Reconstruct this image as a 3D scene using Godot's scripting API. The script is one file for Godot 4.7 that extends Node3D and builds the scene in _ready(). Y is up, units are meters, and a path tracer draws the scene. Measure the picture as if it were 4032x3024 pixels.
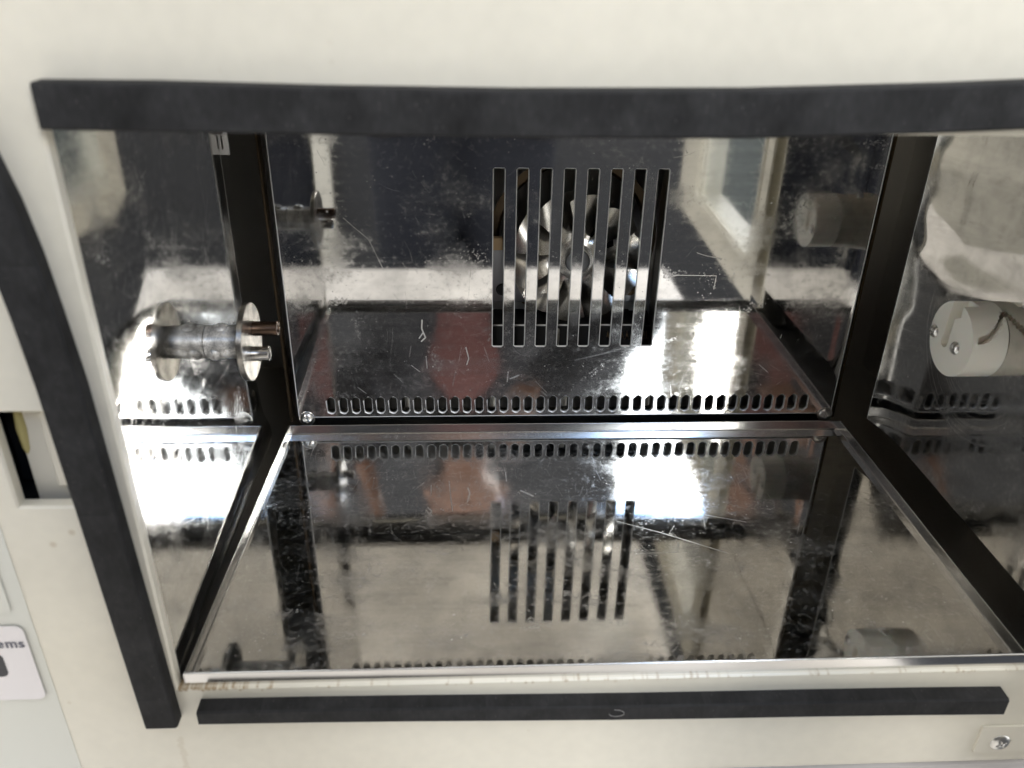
extends Node3D
# A small laboratory oven with its door open: a polished steel chamber seen through the cream front frame.
# x to the right, y up, z out of the oven; back panel at z = 0, tray floor at y = 0.

const FRONT := 0.246          # front face of the cream panel
const LEFT := -0.042          # polished left wall
const RIGHT := 0.405          # polished right wall
const CEIL := 0.287
const AXIS_Y := 0.129         # spindle axis
const AXIS_Z := 0.118
const TABLE_Y := -0.16
const FLOOR_Y := -0.82

var M := {}
var rng := RandomNumberGenerator.new()

# ------------------------------------------------------------------ helpers
func lin(r: float, g: float, b: float) -> Color:
	return Color(r, g, b).linear_to_srgb()

func mat(called: String, c: Color, rough: float, metal := 0.0) -> StandardMaterial3D:
	var m := StandardMaterial3D.new()
	m.resource_name = called
	m.albedo_color = c
	m.roughness = rough
	m.metallic = metal
	return m

func new_st() -> SurfaceTool:
	var st := SurfaceTool.new()
	st.begin(Mesh.PRIMITIVE_TRIANGLES)
	return st

func put(called: String, mesh: Mesh, m: Material, parent: Node) -> MeshInstance3D:
	var o := MeshInstance3D.new()
	o.name = called
	o.mesh = mesh
	o.material_override = m
	parent.add_child(o, true)
	return o

func node(called: String, parent: Node, at := Vector3.ZERO) -> Node3D:
	var n := Node3D.new()
	n.name = called
	n.position = at
	parent.add_child(n, true)
	return n

func tag(o: Node, label: String, category: String, group := "", kind := "") -> void:
	o.set_meta("label", label)
	if category != "":
		o.set_meta("category", category)
	if group != "":
		o.set_meta("group", group)
	if kind != "":
		o.set_meta("kind", kind)

# a, b, c, d run counter-clockwise as seen from the front
func quad(st: SurfaceTool, a: Vector3, b: Vector3, c: Vector3, d: Vector3, uv := []) -> void:
	var n := (c - a).cross(d - b).normalized()
	var p := [a, b, c, d]
	for i in [0, 2, 1, 0, 3, 2]:
		st.set_normal(n)
		st.set_uv(uv[i] if uv.size() == 4 else Vector2.ZERO)
		st.add_vertex(p[i])

func tri(st: SurfaceTool, a: Vector3, b: Vector3, c: Vector3) -> void:
	var n := (b - a).cross(c - a).normalized()
	for p in [a, c, b]:
		st.set_normal(n)
		st.set_uv(Vector2.ZERO)
		st.add_vertex(p)

# box with chamfered edges
func box(st: SurfaceTool, lo: Vector3, hi: Vector3, c := 0.0006) -> void:
	var m := (lo + hi) / 2.0
	var h := (hi - lo) / 2.0
	c = minf(c, minf(h.x, minf(h.y, h.z)) * 0.9)
	var P := func(s: Vector3, axis: int) -> Vector3:
		var q := h - Vector3(c, c, c)
		q[axis] = h[axis]
		return m + q * s
	for axis in 3:
		var u := (axis + 1) % 3
		var v := (axis + 2) % 3
		for s in [-1.0, 1.0]:
			var k := []
			for uvs in [[-1, -1], [1, -1], [1, 1], [-1, 1]]:
				var sg := Vector3.ONE
				sg[axis] = s
				sg[u] = uvs[0]
				sg[v] = uvs[1]
				k.append(P.call(sg, axis))
			if s > 0:
				quad(st, k[0], k[1], k[2], k[3])
			else:
				quad(st, k[3], k[2], k[1], k[0])
	for axis in 3:      # edges that run along axis
		var u := (axis + 1) % 3
		var v := (axis + 2) % 3
		for su in [-1.0, 1.0]:
			for sv in [-1.0, 1.0]:
				var a := Vector3.ONE
				a[u] = su
				a[v] = sv
				a[axis] = -1
				var b := a
				b[axis] = 1
				var k := [P.call(a, u), P.call(b, u), P.call(b, v), P.call(a, v)]
				var n: Vector3 = (k[2] - k[0]).cross(k[3] - k[1])
				var out := Vector3.ZERO
				out[u] = su
				out[v] = sv
				if n.dot(out) > 0:
					quad(st, k[0], k[1], k[2], k[3])
				else:
					quad(st, k[3], k[2], k[1], k[0])
	for sx in [-1.0, 1.0]:
		for sy in [-1.0, 1.0]:
			for sz in [-1.0, 1.0]:
				var s := Vector3(sx, sy, sz)
				var a: Vector3 = P.call(s, 0)
				var b: Vector3 = P.call(s, 1)
				var d: Vector3 = P.call(s, 2)
				if (b - a).cross(d - a).dot(s) > 0:
					tri(st, a, b, d)
				else:
					tri(st, a, d, b)

func box_mesh(lo: Vector3, hi: Vector3, c := 0.0006) -> ArrayMesh:
	var st := new_st()
	box(st, lo, hi, c)
	return st.commit()

# profile: [radius, height along the axis]; smooth round the axis, hard along the profile
func lathe(st: SurfaceTool, prof: Array, at: Vector3, axis: Vector3, seg := 32) -> void:
	axis = axis.normalized()
	var u := axis.cross(Vector3.UP if absf(axis.y) < 0.9 else Vector3.RIGHT).normalized()
	var v := axis.cross(u)
	for i in prof.size() - 1:
		var r0: float = prof[i][0]
		var h0: float = prof[i][1]
		var r1: float = prof[i + 1][0]
		var h1: float = prof[i + 1][1]
		var nr := h1 - h0
		var nh := r0 - r1
		for k in seg:
			var A := TAU * k / seg
			var B := TAU * (k + 1) / seg
			var da := u * cos(A) + v * sin(A)
			var db := u * cos(B) + v * sin(B)
			var p := [at + da * r0 + axis * h0, at + db * r0 + axis * h0, at + db * r1 + axis * h1, at + da * r1 + axis * h1]
			var n := [(da * nr + axis * nh).normalized(), (db * nr + axis * nh).normalized(), (db * nr + axis * nh).normalized(), (da * nr + axis * nh).normalized()]
			for j in ([0, 2, 1] if r1 < 1e-6 else ([0, 3, 2] if r0 < 1e-6 else [0, 2, 1, 0, 3, 2])):
				st.set_normal(n[j])
				st.set_uv(Vector2(float(k + (1 if j in [1, 2] else 0)) / seg, float(i + (1 if j > 1 else 0)) / prof.size()))
				st.add_vertex(p[j])

func lathe_mesh(prof: Array, at: Vector3, axis: Vector3, seg := 32) -> ArrayMesh:
	var st := new_st()
	lathe(st, prof, at, axis, seg)
	return st.commit()

# smooth grid of points [rows][cols], with a function for uv
func grid(st: SurfaceTool, pts: Array, uvs: Array, flip := false) -> void:
	var R := pts.size()
	var C: int = pts[0].size()
	var nor := []
	for i in R:
		var row := []
		for j in C:
			var du: Vector3 = pts[i][mini(j + 1, C - 1)] - pts[i][maxi(j - 1, 0)]
			var dv: Vector3 = pts[mini(i + 1, R - 1)][j] - pts[maxi(i - 1, 0)][j]
			var n := du.cross(dv).normalized()
			row.append(-n if flip else n)
		nor.append(row)
	for i in R - 1:
		for j in C - 1:
			var ids := [[i, j], [i, j + 1], [i + 1, j + 1], [i + 1, j]]
			for k in ([0, 1, 2, 0, 2, 3] if flip else [0, 2, 1, 0, 3, 2]):
				var q: Array = ids[k]
				st.set_normal(nor[q[0]][q[1]])
				st.set_uv(uvs[q[0]][q[1]])
				st.add_vertex(pts[q[0]][q[1]])

# flat plate in the plane z, facing +z, with rectangular holes whose edges are chamfered and turned in
func plate(st: SurfaceTool, lo: Vector2, hi: Vector2, holes: Array, z: float, c: float, depth: float, uv_of: Callable) -> void:
	var xs := [lo.x, hi.x]
	var ys := [lo.y, hi.y]
	for h in holes:
		xs.append_array([h[0] - c, h[2] + c])
		ys.append_array([h[1] - c, h[3] + c])
	xs.sort()
	ys.sort()
	for i in xs.size() - 1:
		for j in ys.size() - 1:
			var mx: float = (xs[i] + xs[i + 1]) / 2
			var my: float = (ys[j] + ys[j + 1]) / 2
			var skip: bool = xs[i + 1] - xs[i] < 1e-7 or ys[j + 1] - ys[j] < 1e-7
			for h in holes:
				if mx > h[0] - c and mx < h[2] + c and my > h[1] - c and my < h[3] + c:
					skip = true
			if skip:
				continue
			var p := [Vector3(xs[i], ys[j], z), Vector3(xs[i + 1], ys[j], z), Vector3(xs[i + 1], ys[j + 1], z), Vector3(xs[i], ys[j + 1], z)]
			quad(st, p[0], p[1], p[2], p[3], p.map(uv_of))
	for h in holes:
		rim(st, rect_loop(h[0] - c, h[1] - c, h[2] + c, h[3] + c), rect_loop(h[0], h[1], h[2], h[3]), z, z - c, uv_of)
		rim(st, rect_loop(h[0], h[1], h[2], h[3]), rect_loop(h[0], h[1], h[2], h[3]), z - c, z - depth, uv_of)

func rect_loop(x0: float, y0: float, x1: float, y1: float) -> PackedVector2Array:
	return PackedVector2Array([Vector2(x0, y0), Vector2(x1, y0), Vector2(x1, y1), Vector2(x0, y1)])

# band between two loops (counter-clockwise), facing into the hole
func rim(st: SurfaceTool, a: PackedVector2Array, b: PackedVector2Array, za: float, zb: float, uv_of: Callable) -> void:
	for i in a.size():
		var k := (i + 1) % a.size()
		var p := [Vector3(a[i].x, a[i].y, za), Vector3(a[k].x, a[k].y, za), Vector3(b[k].x, b[k].y, zb), Vector3(b[i].x, b[i].y, zb)]
		quad(st, p[0], p[1], p[2], p[3], p.map(uv_of))

func round_loop(x0: float, y0: float, x1: float, y1: float, r: float, n := 5) -> PackedVector2Array:
	var out := PackedVector2Array()
	for q in [[x1 - r, y0 + r, -90.0], [x1 - r, y1 - r, 0.0], [x0 + r, y1 - r, 90.0], [x0 + r, y0 + r, 180.0]]:
		for i in n + 1:
			var a := deg_to_rad(q[2] + 90.0 * i / n)
			out.append(Vector2(q[0] + cos(a) * r, q[1] + sin(a) * r))
	return out

# cell [x0,x1]x[y0,y1] with one hole, split down its middle into two C shapes
func cell_with_hole(st: SurfaceTool, x0: float, y0: float, x1: float, y1: float, loop: PackedVector2Array, z: float, uv_of: Callable) -> void:
	var mx := 0.0
	for p in loop:
		mx += p.x / loop.size()
	for side in [-1.0, 1.0]:
		var part := PackedVector2Array()
		for p in loop:
			if (p.x - mx) * side > 0:
				part.append(p)
		var top := part[0]
		# order the half loop from low to high
		var arr: Array = Array(part)
		arr.sort_custom(func(a, b): return atan2(a.y - (y0 + y1) / 2, (a.x - mx) * side) < atan2(b.y - (y0 + y1) / 2, (b.x - mx) * side))
		var poly := PackedVector2Array()
		var ex: float = x1 if side > 0 else x0
		var lowest: float = arr[0].y
		var highest: float = arr[-1].y
		poly.append(Vector2(mx, y0))
		poly.append(Vector2(ex, y0))
		poly.append(Vector2(ex, y1))
		poly.append(Vector2(mx, y1))
		poly.append(Vector2(mx, highest))
		for i in arr.size():
			poly.append(arr[arr.size() - 1 - i])
		poly.append(Vector2(mx, lowest))
		var idx := Geometry2D.triangulate_polygon(poly)
		for i in range(0, idx.size(), 3):
			var a := poly[idx[i]]
			var b := poly[idx[i + 1]]
			var c := poly[idx[i + 2]]
			if (b - a).cross(c - a) < 0:
				var t := b
				b = c
				c = t
			for q in [a, c, b]:
				var v := Vector3(q.x, q.y, z)
				st.set_normal(Vector3(0, 0, 1))
				st.set_uv(uv_of.call(v))
				st.add_vertex(v)

# a strip of rectangular section through stations [low back corner, high back corner, out direction * thickness]
func strip(st: SurfaceTool, stations: Array, c := 0.0009) -> void:
	var rings := []
	for s in stations:
		var a: Vector3 = s[0]
		var b: Vector3 = s[1]
		var o: Vector3 = s[2]
		var w := (b - a).normalized() * c
		var d := o.normalized() * c
		rings.append([a, a + o - d, a + o + w, b + o - w, b + o - d, b])
	for i in rings.size() - 1:
		for k in 6:
			var l := (k + 1) % 6
			quad(st, rings[i][k], rings[i + 1][k], rings[i + 1][l], rings[i][l])
	for e in [0, rings.size() - 1]:
		var r: Array = rings[e]
		var m: Vector3 = (r[0] + r[5] + r[2] + r[3]) / 4.0
		for k in 6:
			var l := (k + 1) % 6
			if e == 0:
				tri(st, m, r[k], r[l])
			else:
				tri(st, m, r[l], r[k])

# cross-head screw: dome with a recessed cross, axis out of the surface
func screw_mesh(r: float, h: float, washer := false) -> ArrayMesh:
	var st := new_st()
	var pts := []
	var uvs := []
	var rows := 15
	var cols := 48
	for i in rows + 1:
		var row := []
		var uvr := []
		for j in cols + 1:
			var a := TAU * j / cols
			var t := float(i) / rows
			var rr := r * t
			var y := h * sqrt(maxf(0.0, 1.0 - t * t * 0.86)) - h * 0.37
			var arm := maxf(absf(cos(a)), absf(sin(a)))
			var across := minf(absf(cos(a)), absf(sin(a))) * rr
			if rr * arm < r * 0.52 and across < r * 0.12:
				y -= h * 0.42 * (1.0 - rr * arm / (r * 0.62))
			row.append(Vector3(cos(a) * rr, sin(a) * rr, y))
			uvr.append(Vector2(t, a))
		pts.append(row)
		uvs.append(uvr)
	var skirt := []
	var skuv := []
	for j in cols + 1:
		var a := TAU * j / cols
		skirt.append(Vector3(cos(a) * r, sin(a) * r, -h * 0.05))
		skuv.append(Vector2.ZERO)
	pts.append(skirt)
	uvs.append(skuv)
	grid(st, pts, uvs, true)
	if washer:
		lathe(st, [[r * 1.0, 0.0], [r * 1.22, 0.0], [r * 1.22, -0.0006]], Vector3(0, 0, -0.0002), Vector3(0, 0, 1))
	return st.commit()

func toward(o: Node3D, dir: Vector3) -> void:   # turn +z towards dir
	dir = dir.normalized()
	var u := (Vector3.UP if absf(dir.y) < 0.95 else Vector3.RIGHT).cross(dir).normalized()
	o.basis = Basis(u, dir.cross(u), dir)

# ------------------------------------------------------------------ computed surfaces
func noise_bytes(w: int, h: int, freq_x: float, freq_y: float, seed_: int, octaves := 3) -> PackedByteArray:
	# noise made small and stretched, so that it can run along one axis
	var n := FastNoiseLite.new()
	n.seed = seed_
	n.noise_type = FastNoiseLite.TYPE_SIMPLEX_SMOOTH
	n.frequency = 0.06
	n.fractal_octaves = octaves
	var iw := clampi(int(freq_x / 0.06), 8, w)
	var ih := clampi(int(freq_y / 0.06), 8, h)
	var im := n.get_image(iw, ih, false, false, true)
	im.resize(w, h, Image.INTERPOLATE_CUBIC)
	im.convert(Image.FORMAT_L8)
	return im.get_data()

class Marks:
	var w: int
	var h: int
	var d: PackedFloat32Array
	func _init(w_: int, h_: int) -> void:
		w = w_
		h = h_
		d = PackedFloat32Array()
		d.resize(w * h)
	func dab(x: float, y: float, r: float, a: float) -> void:
		var R := int(ceil(r))
		for j in range(int(y) - R, int(y) + R + 1):
			if j < 0 or j >= h:
				continue
			for i in range(int(x) - R, int(x) + R + 1):
				if i < 0 or i >= w:
					continue
				var q := Vector2(i - x, j - y).length() / r
				if q < 1.0:
					var k := j * w + i
					d[k] = maxf(d[k], a * (1.0 - q * q))
	func line(p: Vector2, q: Vector2, r: float, a: float) -> void:
		var n := maxi(1, int(p.distance_to(q) / maxf(0.5, r * 0.6)))
		for i in n + 1:
			var t := p.lerp(q, float(i) / n)
			dab(t.x, t.y, r, a)

# polished steel with brush lines, dried drops, smears and scratches; uv 0..1 over the sheet
func steel(called: String, seed_: int, w: int, h: int, tint: Color, rough: float, brushed: float, drops: int, scratches: int, extra: Callable, haze := 0.5, along := true) -> StandardMaterial3D:
	var r := RandomNumberGenerator.new()
	r.seed = seed_
	var mk := Marks.new(w, h)
	var cl := noise_bytes(w, h, 5.0, 5.0, seed_ + 5, 4)
	for i in drops:
		var x := r.randf() * w
		var y := r.randf() * h
		var c := cl[int(y) * w + int(x)] / 255.0
		if c < 0.42 and r.randf() < 0.75:
			continue
		mk.dab(x, y, r.randf_range(0.7, 2.0) * (1.7 if r.randf() < 0.05 else 1.0), r.randf_range(0.05, 0.38))
	for i in scratches:
		var p := Vector2(r.randf() * w, r.randf() * h)
		var ang := r.randfn(1.35, 0.45) if r.randf() < 0.7 else r.randf() * TAU
		var L := r.randf_range(8, 60) * (2.0 if r.randf() < 0.1 else 1.0)
		var q := p
		var steps := 5
		for s in steps:
			var nq := q + Vector2(cos(ang), sin(ang)) * L / steps
			mk.line(q, nq, 0.8, r.randf_range(0.04, 0.18))
			q = nq
			ang += r.randfn(0, 0.12)
	# smears: clusters of small dabs
	for i in int(drops / 60.0):
		var p := Vector2(r.randf() * w, r.randf() * h)
		var dir := Vector2.from_angle(r.randf() * TAU)
		for k in 46:
			var q := p + dir * r.randfn(0, 16) + dir.orthogonal() * r.randfn(0, 5)
			mk.dab(q.x, q.y, r.randf_range(1, 3.2), r.randf_range(0.05, 0.28))
	if extra.is_valid():
		extra.call(mk, r)
	var brush := noise_bytes(w, h, 2.0 if along else 70.0, 70.0 if along else 2.0, seed_ + 9, 3)
	var fine := noise_bytes(w, h, 74.0, 52.0, seed_ + 12, 2)
	var spots := noise_bytes(w, h, 14.0, 14.0, seed_ + 15, 3)
	var ba := PackedByteArray()
	ba.resize(w * h * 3)
	var bo := PackedByteArray()
	bo.resize(w * h * 3)
	for k in w * h:
		var d := mk.d[k]
		var c := cl[k] / 255.0
		var film := clampf((c - 0.55) * 1.6, 0.0, 0.5) * (0.4 + fine[k] / 255.0)     # thin dried film in patches
		var b := brush[k] / 255.0 - 0.5
		var blot := clampf((spots[k] / 255.0 - 0.52) * 2.2, 0.0, 1.0)
		var ro := rough + brushed * maxf(0.0, b + 0.12) + film * 0.08
		var speck := maxf(0.0, fine[k] / 255.0 - 0.62) * 0.5 * (0.3 + c)
		var dd := minf(1.0, d + film * 0.16 + speck * haze + blot * 0.03 * haze)
		var g := 1.0 + b * 0.035 - film * 0.05 - blot * 0.07
		ba[k * 3] = int(clampf(lerpf(tint.r * g, 0.80, dd), 0, 1) * 255)
		ba[k * 3 + 1] = int(clampf(lerpf(tint.g * g, 0.79, dd), 0, 1) * 255)
		ba[k * 3 + 2] = int(clampf(lerpf(tint.b * g, 0.77, dd), 0, 1) * 255)
		bo[k * 3] = 255
		bo[k * 3 + 1] = int(clampf(lerpf(ro, 0.65, dd), 0.02, 1) * 255)
		bo[k * 3 + 2] = int(clampf(1.0 - 0.9 * dd, 0, 1) * 255)
	var m := mat(called, Color.WHITE, 1.0, 1.0)
	m.albedo_texture = ImageTexture.create_from_image(Image.create_from_data(w, h, false, Image.FORMAT_RGB8, ba))
	var orm := ImageTexture.create_from_image(Image.create_from_data(w, h, false, Image.FORMAT_RGB8, bo))
	m.roughness_texture = orm
	m.roughness_texture_channel = BaseMaterial3D.TEXTURE_CHANNEL_GREEN
	m.metallic_texture = orm
	m.metallic_texture_channel = BaseMaterial3D.TEXTURE_CHANNEL_BLUE
	return m

# painted or plain surface: base colour with two scales of mottling, and stains laid by a callable
func stained(called: String, seed_: int, w: int, h: int, base: Color, amount: float, rough: float, stain: Color, extra: Callable) -> StandardMaterial3D:
	var r := RandomNumberGenerator.new()
	r.seed = seed_
	var mk := Marks.new(w, h)
	if extra.is_valid():
		extra.call(mk, r)
	var cl := noise_bytes(w, h, 4.0, 4.0, seed_ + 1, 4)
	var fine := noise_bytes(w, h, 60.0, 60.0, seed_ + 2, 2)
	var ba := PackedByteArray()
	ba.resize(w * h * 3)
	for k in w * h:
		var g := 1.0 + amount * ((cl[k] / 255.0 - 0.5) * 1.3 + (fine[k] / 255.0 - 0.5) * 0.7)
		var d := mk.d[k]
		ba[k * 3] = int(clampf(lerpf(base.r * g, stain.r, d), 0, 1) * 255)
		ba[k * 3 + 1] = int(clampf(lerpf(base.g * g, stain.g, d), 0, 1) * 255)
		ba[k * 3 + 2] = int(clampf(lerpf(base.b * g, stain.b, d), 0, 1) * 255)
	var m := mat(called, Color.WHITE, rough)
	m.albedo_texture = ImageTexture.create_from_image(Image.create_from_data(w, h, false, Image.FORMAT_RGB8, ba))
	return m

# ------------------------------------------------------------------ figure (smooth union of tapered capsules, meshed as surface nets)
func flesh(st: SurfaceTool, bones: Array, cell: float, k: float, grow := 0.0) -> void:
	var lo := Vector3.INF
	var hi := -Vector3.INF
	for b in bones:
		var R: float = maxf(b[2], b[3]) + grow + k + cell * 2
		for p in [b[0], b[1]]:
			lo = lo.min(p - Vector3.ONE * R)
			hi = hi.max(p + Vector3.ONE * R)
	var n := Vector3i(((hi - lo) / cell).ceil()) + Vector3i.ONE
	var f := PackedFloat32Array()
	f.resize(n.x * n.y * n.z)
	f.fill(1.0)
	for b in bones:
		var a: Vector3 = b[0]
		var e: Vector3 = b[1]
		var ab := e - a
		var L2 := maxf(ab.length_squared(), 1e-9)
		var R: float = maxf(b[2], b[3]) + grow + k + cell * 2
		var i0 := Vector3i(((a.min(e) - Vector3.ONE * R - lo) / cell).floor()).clamp(Vector3i.ZERO, n - Vector3i.ONE)
		var i1 := Vector3i(((a.max(e) + Vector3.ONE * R - lo) / cell).ceil()).clamp(Vector3i.ZERO, n - Vector3i.ONE)
		for z in range(i0.z, i1.z + 1):
			for y in range(i0.y, i1.y + 1):
				for x in range(i0.x, i1.x + 1):
					var p := lo + Vector3(x, y, z) * cell
					var t := clampf((p - a).dot(ab) / L2, 0.0, 1.0)
					var d: float = (p - a - ab * t).length() - lerpf(b[2], b[3], t) - grow
					var q := (z * n.y + y) * n.x + x
					var h := maxf(k - absf(d - f[q]), 0.0) / k
					f[q] = minf(d, f[q]) - h * h * k * 0.25
	var at := {}
	var vs := PackedVector3Array()
	for z in n.z - 1:
		for y in n.y - 1:
			for x in n.x - 1:
				var q := (z * n.y + y) * n.x + x
				var s := 0
				var v := [f[q], f[q + 1], f[q + n.x], f[q + n.x + 1], f[q + n.x * n.y], f[q + n.x * n.y + 1], f[q + n.x * n.y + n.x], f[q + n.x * n.y + n.x + 1]]
				for i in 8:
					if v[i] < 0:
						s += 1
				if s == 0 or s == 8:
					continue
				var m := Vector3.ZERO
				var c := 0
				for e in [[0, 1], [2, 3], [4, 5], [6, 7], [0, 2], [1, 3], [4, 6], [5, 7], [0, 4], [1, 5], [2, 6], [3, 7]]:
					if (v[e[0]] < 0) != (v[e[1]] < 0):
						var t: float = v[e[0]] / (v[e[0]] - v[e[1]])
						var A := Vector3(e[0] & 1, (e[0] >> 1) & 1, e[0] >> 2)
						var B := Vector3(e[1] & 1, (e[1] >> 1) & 1, e[1] >> 2)
						m += A.lerp(B, t)
						c += 1
				at[q] = vs.size()
				vs.append(lo + (Vector3(x, y, z) + m / c) * cell)
	var sx := 1
	var sy := n.x
	var sz := n.x * n.y
	var faces := []
	for q in at:
		for ax in [[sx, sy, sz], [sy, sz, sx], [sz, sx, sy]]:
			var p: int = q + ax[0]
			if p >= f.size() or (f[q] < 0) == (f[p] < 0):
				continue
			var ids := [q, q - ax[1], q - ax[1] - ax[2], q - ax[2]]
			if not (at.has(ids[1]) and at.has(ids[2]) and at.has(ids[3])):
				continue
			if f[q] < 0:
				faces.append([at[ids[0]], at[ids[1]], at[ids[2]], at[ids[3]]])
			else:
				faces.append([at[ids[3]], at[ids[2]], at[ids[1]], at[ids[0]]])
	var nn := PackedVector3Array()
	nn.resize(vs.size())
	for fc in faces:
		var w: Vector3 = (vs[fc[2]] - vs[fc[0]]).cross(vs[fc[3]] - vs[fc[1]])
		for i in fc:
			nn[i] += w
	for fc in faces:
		for i in [0, 2, 1, 0, 3, 2]:
			st.set_normal(nn[fc[i]].normalized())
			st.set_uv(Vector2.ZERO)
			st.add_vertex(vs[fc[i]])

# ------------------------------------------------------------------ scene
func _ready() -> void:
	rng.seed = 7
	view_and_light()
	materials()
	setting()
	oven()
	tray()
	person()

func view_and_light() -> void:
	var cam := Camera3D.new()
	cam.name = "camera"
	var X := Vector3(0.99877743, 0.01719687, 0.0463455)
	var Y := Vector3(0.00651975, 0.88352253, -0.46834328)
	var Z := Vector3(-0.04900133, 0.46807286, 0.88233025)
	cam.transform = Transform3D(Basis(X, Y, Z).orthonormalized(), Vector3(0.1049, 0.3280, 0.5457))
	cam.near = 0.01
	cam.far = 60.0
	var lens := CameraAttributesPhysical.new()
	lens.frustum_focal_length = 25.92
	lens.frustum_focus_distance = 0.60
	lens.frustum_near = 0.01
	lens.frustum_far = 60.0
	lens.exposure_aperture = 8.5
	cam.attributes = lens
	cam.fov = 49.68
	add_child(cam)
	cam.current = true
	var we := WorldEnvironment.new()
	we.name = "world_environment"
	var env := Environment.new()
	env.background_mode = Environment.BG_COLOR
	env.background_color = lin(0.95, 0.955, 0.965)
	env.background_energy_multiplier = 1.12
	env.tonemap_mode = Environment.TONE_MAPPER_LINEAR
	env.tonemap_exposure = 2.25
	env.sdfgi_enabled = true
	env.ssao_enabled = true
	env.ssil_enabled = true
	we.environment = env
	add_child(we)
	for q in [["clear_sash_daylight", 0.225, 0.79, 1.015, 1.115, Color(1.0, 0.99, 0.975), 1.05], ["frosted_sash_daylight", 0.255, 0.79, 0.770, 1.115, Color(0.93, 0.965, 1.0), 0.26], ["upper_sash_daylight", 0.49, 0.55, 0.885, 1.815, Color(0.50, 0.72, 1.0), 0.40]]:
		var day := AreaLight3D.new()
		day.name = q[0]
		day.area_size = Vector2(q[1], q[2])
		day.area_normalize_energy = true
		day.light_color = q[5]
		day.light_energy = q[6]
		day.area_range = 8.0
		day.shadow_enabled = true
		day.position = Vector3(q[3], q[4], 1.985)
		add_child(day)

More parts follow.
